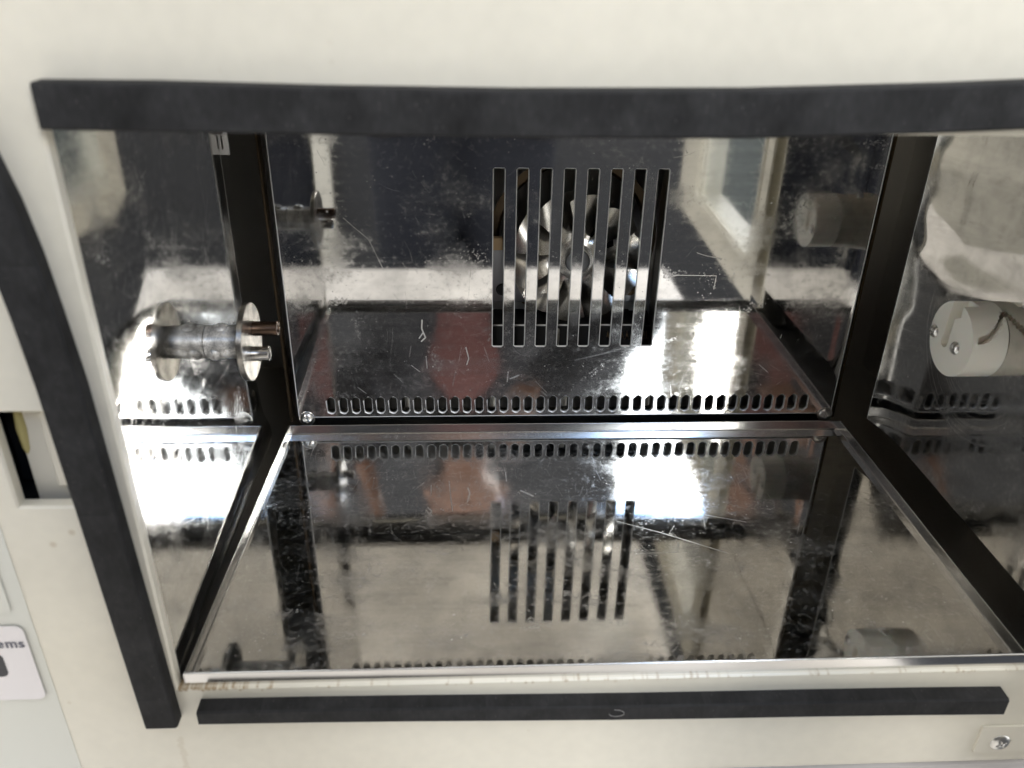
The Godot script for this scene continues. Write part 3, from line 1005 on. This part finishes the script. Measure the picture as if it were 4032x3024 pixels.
	quad(st, Vector3(LEFT, 0.270, b.z), Vector3(LEFT, b.y, b.z), Vector3(RIGHT, b.y, b.z), Vector3(RIGHT, 0.270, b.z))
	put("liner", st.commit(), M.liner, O)
	for x in [-0.0345, 0.3905]:
		put("corner_post", box_mesh(Vector3(x, 0.0, -0.0200), Vector3(x + 0.002, 0.297, -0.0120), 0.0004), M.brown_liner, O)
	for x in [-0.0460, 0.3935]:
		put("tray_ledge", box_mesh(Vector3(x, -0.0085, 0.004), Vector3(x + 0.014, -0.0050, FRONT - 0.0066), 0.0005), M.ledge, O)
	# probe clip hanging at the back of the left wall
	var K := node("probe_clip", O)
	st = new_st()
	var none := func(_v): return Vector2.ZERO
	plate(st, Vector2(-0.0445, 0.2150), Vector2(-0.0370, 0.2860), [[-0.0416, 0.2185, -0.0404, 0.2290]], 0.0405, 0.0002, 0.0008, none)
	put("clip_plate", st.commit(), M.edge_steel, K)
	put("probe", lathe_mesh([[0.0, 0.0], [0.0011, 0.0005], [0.0014, 0.003], [0.0014, 0.06]], Vector3(-0.0405, 0.2262, 0.0418), Vector3.UP, 12), M.pin, K)
	put("clip_nut", lathe_mesh([[0.0, 0.0026], [0.0042, 0.0022], [0.0048, 0.0], [0.0048, -0.002]], Vector3(-0.0410, 0.2305, 0.0412), Vector3(0, 0.25, 1), 6), M.screw, K)

func back(O: Node3D) -> void:
	var B := node("back_panel", O)
	var xl := -0.0240
	var xr := 0.3824
	var yb := 0.0117
	var uv_of := func(v: Vector3) -> Vector2: return Vector2((v.x + 0.024) / 0.4064, 1.0 - (v.y - 0.0115) / 0.2755)
	var st := new_st()
	var edge := new_st()
	var c := 0.00075
	# bands: below the ovals, the ovals, between, the long slots, above
	var oy0 := 0.0130
	var oy1 := 0.0292
	var band := func(x0: float, y0: float, x1: float, y1: float):
		var p := [Vector3(x0, y0, 0), Vector3(x1, y0, 0), Vector3(x1, y1, 0), Vector3(x0, y1, 0)]
		quad(st, p[0], p[1], p[2], p[3], p.map(uv_of))
	var pitch := 0.36 / 39.0
	band.call(xl, yb, xr, oy0)
	for lift in [0.0, 0.2308]:          # a low row of ovals and the same row high up
		band.call(xl, oy0 + lift, -pitch / 2, oy1 + lift)
		band.call(0.36 + pitch / 2, oy0 + lift, xr, oy1 + lift)
		for i in 40:
			var x := i * pitch
			var out := round_loop(x - 0.0034 - 0.0003, 0.0136 + lift, x + 0.0034 + 0.0003, 0.0286 + lift, 0.00369, 7)
			var inn := round_loop(x - 0.0034 + c * 0.6, 0.0136 + 0.0009 + lift, x + 0.0034 - c * 0.6, 0.0286 - 0.0009 + lift, 0.0029, 7)
			cell_with_hole(st, x - pitch / 2, oy0 + lift, x + pitch / 2, oy1 + lift, out, 0.0, uv_of)
			rim(edge, out, inn, 0.0, -0.0006, uv_of)
			rim(edge, inn, inn, -0.0006, -0.0016, uv_of)
	band.call(xl, oy1, xr, 0.0680)
	var s0 := 0.1201
	var s1 := 0.2375
	var sp := (s1 - s0 - 0.0080) / 7.0
	var sw := 0.0080
	band.call(xl, 0.0680, s0 - 0.001, 0.2000)
	band.call(s1 + 0.001, 0.0680, xr, 0.2000)
	for i in 8:
		var x := s0 + i * sp
		var x_lo := x - (0.001 if i == 0 else (sp - sw) / 2)
		var x_hi := x + sw + (0.001 if i == 7 else (sp - sw) / 2)
		var out := round_loop(x - 0.0002, 0.0690, x + sw + 0.0002, 0.1989, 0.0013, 4)
		var inn := round_loop(x + 0.0004, 0.0696, x + sw - 0.0004, 0.1983, 0.0009, 4)
		cell_with_hole(st, x_lo, 0.0680, x_hi, 0.2000, out, 0.0, uv_of)
		rim(edge, out, inn, 0.0, -0.0006, uv_of)
		rim(edge, inn, inn, -0.0006, -0.0014, uv_of)
	band.call(xl, 0.2000, xr, oy0 + 0.2308)
	band.call(xl, oy1 + 0.2308, xr, CEIL - 0.0005)
	put("perforated_sheet", st.commit(), M.back_steel, B)
	put("slot_edge", edge.commit(), M.edge_steel, B)
	st = new_st()
	box(st, Vector3(xl - 0.0009, yb, -0.0012), Vector3(xl - 0.0001, CEIL - 0.001, 0.0001), 0.0003)
	box(st, Vector3(xr + 0.0001, yb, -0.0012), Vector3(xr + 0.0009, CEIL - 0.001, 0.0001), 0.0003)
	box(st, Vector3(xl, yb - 0.0008, -0.0016), Vector3(xr, yb - 0.0001, 0.0001), 0.0003)
	put("sheet_edge", st.commit(), M.edge_steel, B)
	st = new_st()
	quad(st, Vector3(xl + 0.002, -0.002, -0.0035), Vector3(xr - 0.002, -0.002, -0.0035), Vector3(xr - 0.002, yb + 0.0005, -0.0035), Vector3(xl + 0.002, yb + 0.0005, -0.0035))
	put("lower_flange", st.commit(), M.rim_steel, B)
	var sm := screw_mesh(0.0048, 0.0030, true)
	for x in [-0.0187, 0.3785]:
		var sc := put("screw", sm, M.screw, B)
		sc.position = Vector3(x, 0.0102, 0.0006)
		sc.rotation.z = 0.25 if x < 0 else 0.1
	# ceramic insulators behind the ovals
	for i in [6, 13, 19, 26, 33, 39]:
		put("insulator", box_mesh(Vector3(i * pitch - 0.0012, 0.012, -0.019), Vector3(i * pitch + 0.0032, 0.026, -0.012), 0.0008), M.ceramic, B)
	# heater rail behind the ovals
	put("heater_rail", box_mesh(Vector3(-0.02, 0.004, -0.034), Vector3(0.38, 0.0165, -0.024), 0.001), M.liner, B)

func fan(O: Node3D) -> void:
	var c := Vector3(0.1825, 0.1255, -0.030)
	var F := node("circulation_fan", O, c)
	var n := 10
	for k in n:
		var a0 := TAU * k / n + 0.12
		var pts := []
		var uvs := []
		for i in 9:
			var row := []
			var uvr := []
			var t := i / 8.0
			for j in 9:
				var s := j / 8.0
				var rmax := 0.0490 - 0.0050 * pow(absf(s - 0.35) * 1.5, 2.4)
				var r := lerpf(0.0150, rmax, t)
				var wid := lerpf(0.58, 0.74, t)
				var a := a0 + (s - 0.5) * wid
				var z := lerpf(0.001, 0.0100, smoothstep(0.0, 0.5, t)) * (s - 0.5) * 1.5 + 0.0034 * sin(s * PI) * smoothstep(0.1, 0.7, t) - 0.0025 * t
				row.append(Vector3(cos(a) * r, sin(a) * r, z))
				uvr.append(Vector2(s, t))
			pts.append(row)
			uvs.append(uvr)
		var st := new_st()
		grid(st, pts, uvs, true)
		put("blade", st.commit(), M.aluminium, F)
	put("hub_plate", lathe_mesh([[0.0, 0.0012], [0.0120, 0.0012], [0.0160, -0.0004], [0.0190, -0.0012]], Vector3.ZERO, Vector3(0, 0, 1), 40), M.aluminium, F)
	put("hub_collar", lathe_mesh([[0.0030, 0.0058], [0.0082, 0.0058], [0.0090, 0.0050], [0.0090, 0.0012]], Vector3.ZERO, Vector3(0, 0, 1), 32), M.grey_plate, F)
	put("shaft_bore", lathe_mesh([[0.0, 0.0030], [0.0030, 0.0030], [0.0030, 0.0058]], Vector3.ZERO, Vector3(0, 0, 1), 20), M.dark, F)
	# what stands behind and below the fan
	var G := node("fan_mount", O)
	var st := new_st()
	box(st, Vector3(0.1120, 0.0870, -0.0440), Vector3(0.2400, 0.1290, -0.0415), 0.0006)
	put("bracket", st.commit(), M.grey_plate, G)
	for x in [0.1290, 0.2262]:
		put("bolt_hole", lathe_mesh([[0.0, 0.0003], [0.0036, 0.0003], [0.0044, 0.0009], [0.0050, 0.0]], Vector3(x, 0.0975, -0.0413), Vector3(0, 0, 1), 20), M.brown_liner if x > 0.2 else M.black_metal, G)
	put("motor", lathe_mesh([[0.0, 0.0], [0.028, 0.0], [0.030, -0.002], [0.030, -0.036]], Vector3(0.1825, 0.1255, -0.0450), Vector3(0, 0, 1), 40), M.black_metal, G)
	st = new_st()
	lathe(st, [[0.0560, -0.0760], [0.0560, -0.0640], [0.0580, -0.0625], [0.0640, -0.0625]], Vector3(0.1825, 0.130, 0.0), Vector3(0, 0, 1), 48)
	put("inlet_ring", st.commit(), M.brown_liner, G)
	put("card_spacer", box_mesh(Vector3(0.1135, 0.1294, -0.0440), Vector3(0.1285, 0.1385, -0.0380), 0.0004), mat("tan_card", lin(0.42, 0.29, 0.16), 0.8), G)
	put("element_shelf", box_mesh(Vector3(0.105, 0.0730, -0.0600), Vector3(0.2300, 0.0738, -0.0294), 0.0003), M.black_metal, G)
	put("shelf_lip", box_mesh(Vector3(0.105, 0.0728, -0.0292), Vector3(0.2300, 0.0741, -0.0287), 0.0002), M.edge_steel, G)
	put("element_guard", box_mesh(Vector3(0.105, 0.040, -0.0600), Vector3(0.2450, 0.0725, -0.0300), 0.0005), M.black_metal, G)
	put("insulator", box_mesh(Vector3(0.1660, 0.0560, -0.0295), Vector3(0.1720, 0.0710, -0.0260), 0.0008), M.ceramic, G)
	for q in [[0.2080, 0.2300], [0.2290, 0.2400]]:
		var hp := []
		for i in 90:
			var t := i / 89.0
			hp.append(Vector3(lerpf(q[0], q[1], t), 0.0660 + 0.0030 * sin(t * TAU * 6), -0.0265 + 0.0030 * cos(t * TAU * 6)))
		st = new_st()
		tube(st, hp, 0.0004)
		put("heating_coil", st.commit(), M.brown_liner, G)
	put("duct_edge", box_mesh(Vector3(0.2420, 0.04, -0.0400), Vector3(0.2426, 0.28, -0.0200), 0.0002), M.liner, G)

func spindle(O: Node3D) -> void:
	var S := node("drive_spindle", O, Vector3(LEFT, AXIS_Y, AXIS_Z))
	var ax := Vector3(1, 0, 0)
	put("shaft", lathe_mesh([[0.0092, 0.0002], [0.0093, 0.0010], [0.0093, 0.0200], [0.0086, 0.0212]], Vector3.ZERO, ax, 40), M.worn_steel, S)
	put("disc", lathe_mesh([[0.0086, 0.0212], [0.0216, 0.0212], [0.0220, 0.0216], [0.0220, 0.0242], [0.0216, 0.0246], [0.0, 0.0246]], Vector3.ZERO, ax, 64), M.disc_steel, S)
	var pinprof := func(L: float) -> Array: return [[0.0042, 0.0247], [0.0042, L - 0.0003], [0.0039, L], [0.0026, L], [0.0023, L - 0.0006], [0.0023, L - 0.006], [0.0, L - 0.006]]
	put("pin", lathe_mesh(pinprof.call(0.0385), Vector3(0, 0.0058, -0.0050), ax, 28), M.rust_pin, S).set_meta("label", "rust brown hollow pin")
	put("pin", lathe_mesh(pinprof.call(0.0345), Vector3(0, -0.0055, 0.0040), ax, 28), M.pin, S)
	for q in [[0.0052, Vector3(0, -0.45, 0.89)], [0.0085, Vector3(0, 0.99, 0.12)]]:
		var sc := put("set_screw", screw_mesh(0.0040, 0.0032), M.worn_steel, S)
		toward(sc, q[1])
		sc.position = Vector3(q[0], 0, 0) + q[1].normalized() * 0.0094

func bearing(O: Node3D) -> void:
	var B := node("bearing_block", O, Vector3(RIGHT, AXIS_Y, AXIS_Z))
	B.set_meta("label", "ivory nylon bearing block opposite the spindle")
	var g := CSGCombiner3D.new()
	g.name = "block"
	B.add_child(g)
	var cyl := CSGCylinder3D.new()
	cyl.name = "cylinder"
	cyl.radius = 0.0220
	cyl.height = 0.0205
	cyl.sides = 64
	cyl.rotation.z = PI / 2
	cyl.position = Vector3(-0.01035, 0, 0)
	cyl.material = M.nylon
	g.add_child(cyl)
	var cut := func(p: PackedVector2Array, x0: float, x1: float):
		var q := CSGPolygon3D.new()
		q.name = "slot"
		q.polygon = p
		q.depth = x1 - x0
		q.operation = CSGShape3D.OPERATION_SUBTRACTION
		# polygon x -> z, y -> y, depth along x
		q.rotation.y = -PI / 2
		q.position = Vector3(x0, 0, 0)
		q.material = M.nylon
		g.add_child(q, true)
	# U slot in the face, open at the top, with a hooked mouth
	var u := PackedVector2Array()
	for i in 13:
		var a := PI + PI * i / 12.0
		u.append(Vector2(-0.005 + cos(a) * 0.0034, -0.0040 + sin(a) * 0.0034))
	u.append(Vector2(-0.0012, 0.012))
	u.append(Vector2(0.0040, 0.015))
	u.append(Vector2(0.0030, 0.030))
	u.append(Vector2(-0.0060, 0.030))
	u.append(Vector2(-0.0068, 0.014))
	cut.call(u, -0.030, -0.0115)
	# groove that winds up the side
	for i in 12:
		var t := i / 11.0
		var q := CSGBox3D.new()
		q.name = "groove"
		q.size = Vector3(0.0026, 0.0042, 0.0120)
		q.operation = CSGShape3D.OPERATION_SUBTRACTION
		q.material = M.nylon
		var ph := deg_to_rad(lerpf(22.0, 64.0, t * t))
		q.position = Vector3(lerpf(-0.0165, -0.0010, t), sin(ph) * 0.0215, cos(ph) * 0.0215)
		q.rotation.x = -ph
		g.add_child(q, true)
	for z in [-0.0168, 0.0072]:
		var sc := put("screw", screw_mesh(0.0038, 0.0034), M.screw, B)
		toward(sc, Vector3(-1, 0.1, 0.1))
		sc.position = Vector3(-0.0212, -0.0025, z)

func door(O: Node3D) -> void:
	# open door: its inner face looks at the spindle side; hinged at the right of the opening
	var D := node("open_door", O, Vector3(0.4150, 0, 0.300))
	D.set_meta("label", "open cream door with a rounded glass window")
	D.rotation.y = deg_to_rad(2.0)
	var none := func(_v): return Vector2.ZERO
	var st := new_st()
	# plate() faces +z: build it flat and turn it so that it faces -x; local x runs along the door
	plate(st, Vector2(0.0, -0.024), Vector2(0.42, 0.345), [[0.030, 0.022, 0.300, 0.300]], 0.0, 0.001, 0.012, none)
	var f := put("door_frame", st.commit(), M.plain_cream, D)
	f.basis = Basis(Vector3(0, 0, 1), Vector3(0, 1, 0), Vector3(-1, 0, 0))
	st = new_st()
	for q in [[0.0, -0.024, 0.030, 0.345], [0.300, -0.024, 0.42, 0.345], [0.030, -0.024, 0.300, 0.022], [0.030, 0.300, 0.300, 0.345]]:
		box(st, Vector3(0.012, q[1], q[0]), Vector3(0.034, q[3], q[2]), 0.0)
	put("door_body", st.commit(), M.plain_cream, D)
	# raised bead round the window, rounded corners
	st = new_st()
	var lo := round_loop(0.024, 0.016, 0.306, 0.306, 0.022, 8)
	var hp := []
	for p in lo:
		hp.append(Vector3(-0.001, p.y, p.x))
	hp.append(hp[0])
	tube(st, hp, 0.0022, 8)
	put("window_bead", st.commit(), M.plain_cream, D)
	put("glass_pane", box_mesh(Vector3(0.004, 0.022, 0.030), Vector3(0.007, 0.300, 0.300), 0.0), M.glass, D)

func tray() -> void:
	var T := node("steel_tray", self)
	tag(T, "scratched polished steel tray with a low rim on the oven floor", "tray")
	var a := Vector3(-0.0297, 0, 0.0060)     # back left
	var b := Vector3(0.3885, 0, 0.0060)      # back right
	var c := Vector3(0.3905, 0, 0.2415)      # front right
	var d := Vector3(-0.0362, 0, 0.2415)     # front left
	var uv_of := func(v: Vector3) -> Vector2: return Vector2((v.x + 0.0362) / 0.4267, (v.z - 0.006) / 0.2355)
	var nz := FastNoiseLite.new()
	nz.seed = 12
	nz.frequency = 6.0
	nz.fractal_octaves = 2
	var pts := []
	var uvs := []
	for i in 61:
		var row := []
		var uvr := []
		for j in 81:
			var p := d.lerp(c, j / 80.0).lerp(a.lerp(b, j / 80.0), i / 60.0)
			p.y = nz.get_noise_2d(p.x, p.z) * 0.00006
			row.append(p)
			uvr.append(uv_of.call(p))
		pts.append(row)
		uvs.append(uvr)
	var st := new_st()
	grid(st, pts, uvs)
	put("tray_floor", st.commit(), M.tray_steel, T)
	var h := 0.0070
	var t := 0.0009
	for e in [[a, b], [b, c], [c, d], [d, a]]:
		st = new_st()
		var p: Vector3 = e[0]
		var q: Vector3 = e[1]
		var along := (q - p).normalized()
		var out := along.cross(Vector3.UP)           # away from the middle
		if out.dot((p + q) / 2 - (a + c) / 2) < 0:
			out = -out
		# section: small fillet at the foot, upright, rolled top, outside down
		var sec := [[0.0, 0.00005], [0.0004, 0.0001], [0.0007, 0.0004], [0.0008, 0.0010], [0.0010, h - 0.0005], [0.0012, h - 0.0001], [0.0016, h], [0.0021, h - 0.0002], [0.0023, h - 0.0007], [0.0022, -0.0030]]
		var rows := []
		var uu := []
		for s in sec:
			var row := []
			var ur := []
			for k in 13:
				var tt := k / 12.0
				var stretch: float = s[0]
				var base := p.lerp(q, tt) + along * stretch * (tt * 2 - 1)
				row.append(base + out * s[0] + Vector3.UP * (s[1] + (0.00012 * sin(tt * 11.0 + p.x * 40) if s[1] > 0.004 else 0.0)))
				ur.append(uv_of.call(base))
			rows.append(row)
			uu.append(ur)
		grid(st, rows, uu)
		put("rim", st.commit(), M.rim_steel, T)
	# low runners under the tray
	for x in [0.02, 0.34]:
		put("runner", box_mesh(Vector3(x, -0.022, 0.02), Vector3(x + 0.012, -0.0006, 0.23), 0.0008), M.liner, T)

func person() -> void:
	var P := node("person", self, Vector3(0.09, FLOOR_Y, 1.1))
	tag(P, "person in dull red shirt and dark jacket, one hand resting on the oven", "person")
	var o := P.position
	var sh := Vector3(0, 1.43, 0.0)
	var bones_torso := [[Vector3(-0.055, 0.98, 0), Vector3(0.055, 0.98, 0), 0.115, 0.115], [Vector3(0, 0.98, 0), Vector3(0, 1.25, 0.0), 0.125, 0.125], [Vector3(-0.06, 1.25, 0), Vector3(0.06, 1.25, 0), 0.118, 0.118], [Vector3(-0.135, 1.40, 0), Vector3(0.135, 1.40, 0), 0.062, 0.062], [Vector3(0, 1.25, 0), Vector3(0, 1.42, 0), 0.11, 0.07]]
	var head := [[Vector3(0, 1.42, 0.0), Vector3(0, 1.56, -0.02), 0.052, 0.050], [Vector3(0, 1.66, -0.02), Vector3(0, 1.70, -0.005), 0.082, 0.088], [Vector3(0, 1.585, -0.055), Vector3(0, 1.64, -0.04), 0.042, 0.062], [Vector3(0, 1.645, -0.098), Vector3(0, 1.618, -0.118), 0.008, 0.011], [Vector3(-0.088, 1.645, 0), Vector3(-0.09, 1.66, 0.005), 0.012, 0.016], [Vector3(0.088, 1.645, 0), Vector3(0.09, 1.66, 0.005), 0.012, 0.016]]
	var phone := Vector3(0.105, 0.345, 0.568) - o      # just behind the lens, in this node's frame
	var uarm := []
	var farm := []
	var hand := []
	# one hand holds the phone
	var E := Vector3(0.345, 1.16, -0.10)
	var W: Vector3 = phone + Vector3(0.085, -0.015, 0.075)
	uarm.append([Vector3(0.175, 1.40, 0), E, 0.050, 0.042])
	farm.append([E, W, 0.041, 0.027])
	var palm: Vector3 = phone + Vector3(0.062, 0.0, 0.028)
	hand.append([W, palm, 0.024, 0.026])
	for f in 4:
		var root: Vector3 = palm + Vector3(0.012, 0.030 - 0.019 * f, -0.010)
		var mid: Vector3 = phone + Vector3(0.078 - 0.004 * absf(f - 1.5), 0.026 - 0.018 * f, -0.004)
		var tip: Vector3 = phone + Vector3(0.056 - 0.003 * f, 0.024 - 0.0175 * f, -0.006)
		hand.append([root, mid, 0.0098, 0.0090])
		hand.append([mid, tip, 0.0088, 0.0078])
	hand.append([palm, palm + Vector3(-0.010, 0.018, 0.012), 0.014, 0.0115])
	hand.append([palm + Vector3(-0.010, 0.018, 0.012), phone + Vector3(0.035, 0.012, 0.017), 0.0110, 0.0095])
	# the other rests on the top of the oven, above the left of the opening
	E = Vector3(-0.13, 0.38, 0.80) - o
	W = Vector3(-0.02, 0.468, 0.44) - o
	palm = Vector3(0.012, 0.447, 0.315) - o
	uarm.append([Vector3(-0.175, 1.40, 0), E, 0.050, 0.042])
	farm.append([E, W, 0.041, 0.027])
	hand.append([W, palm, 0.024, 0.025])
	for f in 4:
		var root: Vector3 = palm + Vector3(-0.030 + 0.020 * f, 0.004, -0.022)
		var mid: Vector3 = palm + Vector3(-0.034 + 0.022 * f, 0.002, -0.058 + 0.004 * absf(f - 1.5))
		var tip: Vector3 = palm + Vector3(-0.035 + 0.022 * f, -0.0175, -0.098 + 0.006 * absf(f - 1.5))
		hand.append([palm, root, 0.016, 0.0105])
		hand.append([root, mid, 0.0100, 0.0092])
		hand.append([mid, tip, 0.0092, 0.0080])
	hand.append([palm, palm + Vector3(0.045, -0.010, -0.005), 0.016, 0.0115])
	hand.append([palm + Vector3(0.045, -0.010, -0.005), palm + Vector3(0.062, -0.019, -0.030), 0.0112, 0.0095])
	var leg := []
	var foot := []
	for s in [-1.0, 1.0]:
		leg.append([Vector3(0.085 * s, 0.92, 0), Vector3(0.095 * s, 0.50, -0.01), 0.090, 0.062])
		leg.append([Vector3(0.095 * s, 0.50, -0.01), Vector3(0.10 * s, 0.10, 0.01), 0.060, 0.045])
		foot.append([Vector3(0.10 * s, 0.045, 0.03), Vector3(0.115 * s, 0.038, -0.15), 0.045, 0.036])
	var st := new_st()
	flesh(st, head + bones_torso + uarm + farm + leg, 0.016, 0.03, -0.016)
	flesh(st, hand, 0.0055, 0.006)
	flesh(st, head, 0.009, 0.02)
	var skin := mat("skin", lin(0.24, 0.135, 0.095), 0.5)
	var body := put("body", st.commit(), skin, P)
	st = new_st()
	var sleeves := []
	for u in uarm:
		sleeves.append([u[0], u[1], 0.056, 0.050])
	for u in farm:
		sleeves.append([u[0], u[0].lerp(u[1], 0.80 if u[0].x > 0 else 0.45), 0.048, 0.036])
	flesh(st, bones_torso, 0.015, 0.03, -0.004)
	put("shirt", st.commit(), mat("dull_red_cotton", lin(0.13, 0.052, 0.047), 0.85), P)
	st = new_st()
	var coat := [[Vector3(-0.118, 0.93, -0.025), Vector3(-0.118, 1.40, -0.015), 0.108, 0.092], [Vector3(0.122, 0.93, -0.025), Vector3(0.118, 1.40, -0.015), 0.108, 0.092], [Vector3(-0.10, 1.0, 0.06), Vector3(0.10, 1.38, 0.06), 0.10, 0.08], [Vector3(0.10, 1.0, 0.06), Vector3(-0.10, 1.38, 0.06), 0.10, 0.08]]
	flesh(st, coat + sleeves, 0.012, 0.02, 0.010)
	put("open_jacket", st.commit(), mat("charcoal_cotton", lin(0.03, 0.03, 0.034), 0.9), P)
	st = new_st()
	flesh(st, leg + [[Vector3(-0.06, 0.95, 0), Vector3(0.06, 0.95, 0), 0.125, 0.125]], 0.016, 0.03, 0.014)
	put("trousers", st.commit(), mat("dark_denim", lin(0.014, 0.016, 0.024), 0.9), P)
	st = new_st()
	flesh(st, foot, 0.012, 0.02)
	put("shoes", st.commit(), mat("black_leather", lin(0.015, 0.015, 0.015), 0.5), P)
	st = new_st()
	flesh(st, [[Vector3(0, 1.70, 0.02), Vector3(0, 1.72, 0.0), 0.094, 0.092], [Vector3(0, 1.62, 0.045), Vector3(0, 1.70, 0.03), 0.07, 0.085]], 0.011, 0.02)
	put("hair", st.commit(), mat("dark_hair", lin(0.03, 0.022, 0.018), 0.6), P)
	# the phone that takes the picture
	var ph := node("phone", self)
	tag(ph, "dark phone held in one hand of the person", "phone")
	ph.position = o + phone
	var Zc := Vector3(-0.04900133, 0.46807286, 0.88233025)
	toward(ph, Zc)
	put("case", box_mesh(Vector3(-0.072, -0.036, -0.004), Vector3(0.072, 0.036, 0.004), 0.0025), M.black_metal, ph)
	put("screen", box_mesh(Vector3(-0.068, -0.033, 0.0041), Vector3(0.068, 0.033, 0.0044), 0.0), mat("screen_glass", lin(0.02, 0.02, 0.025), 0.08), ph)
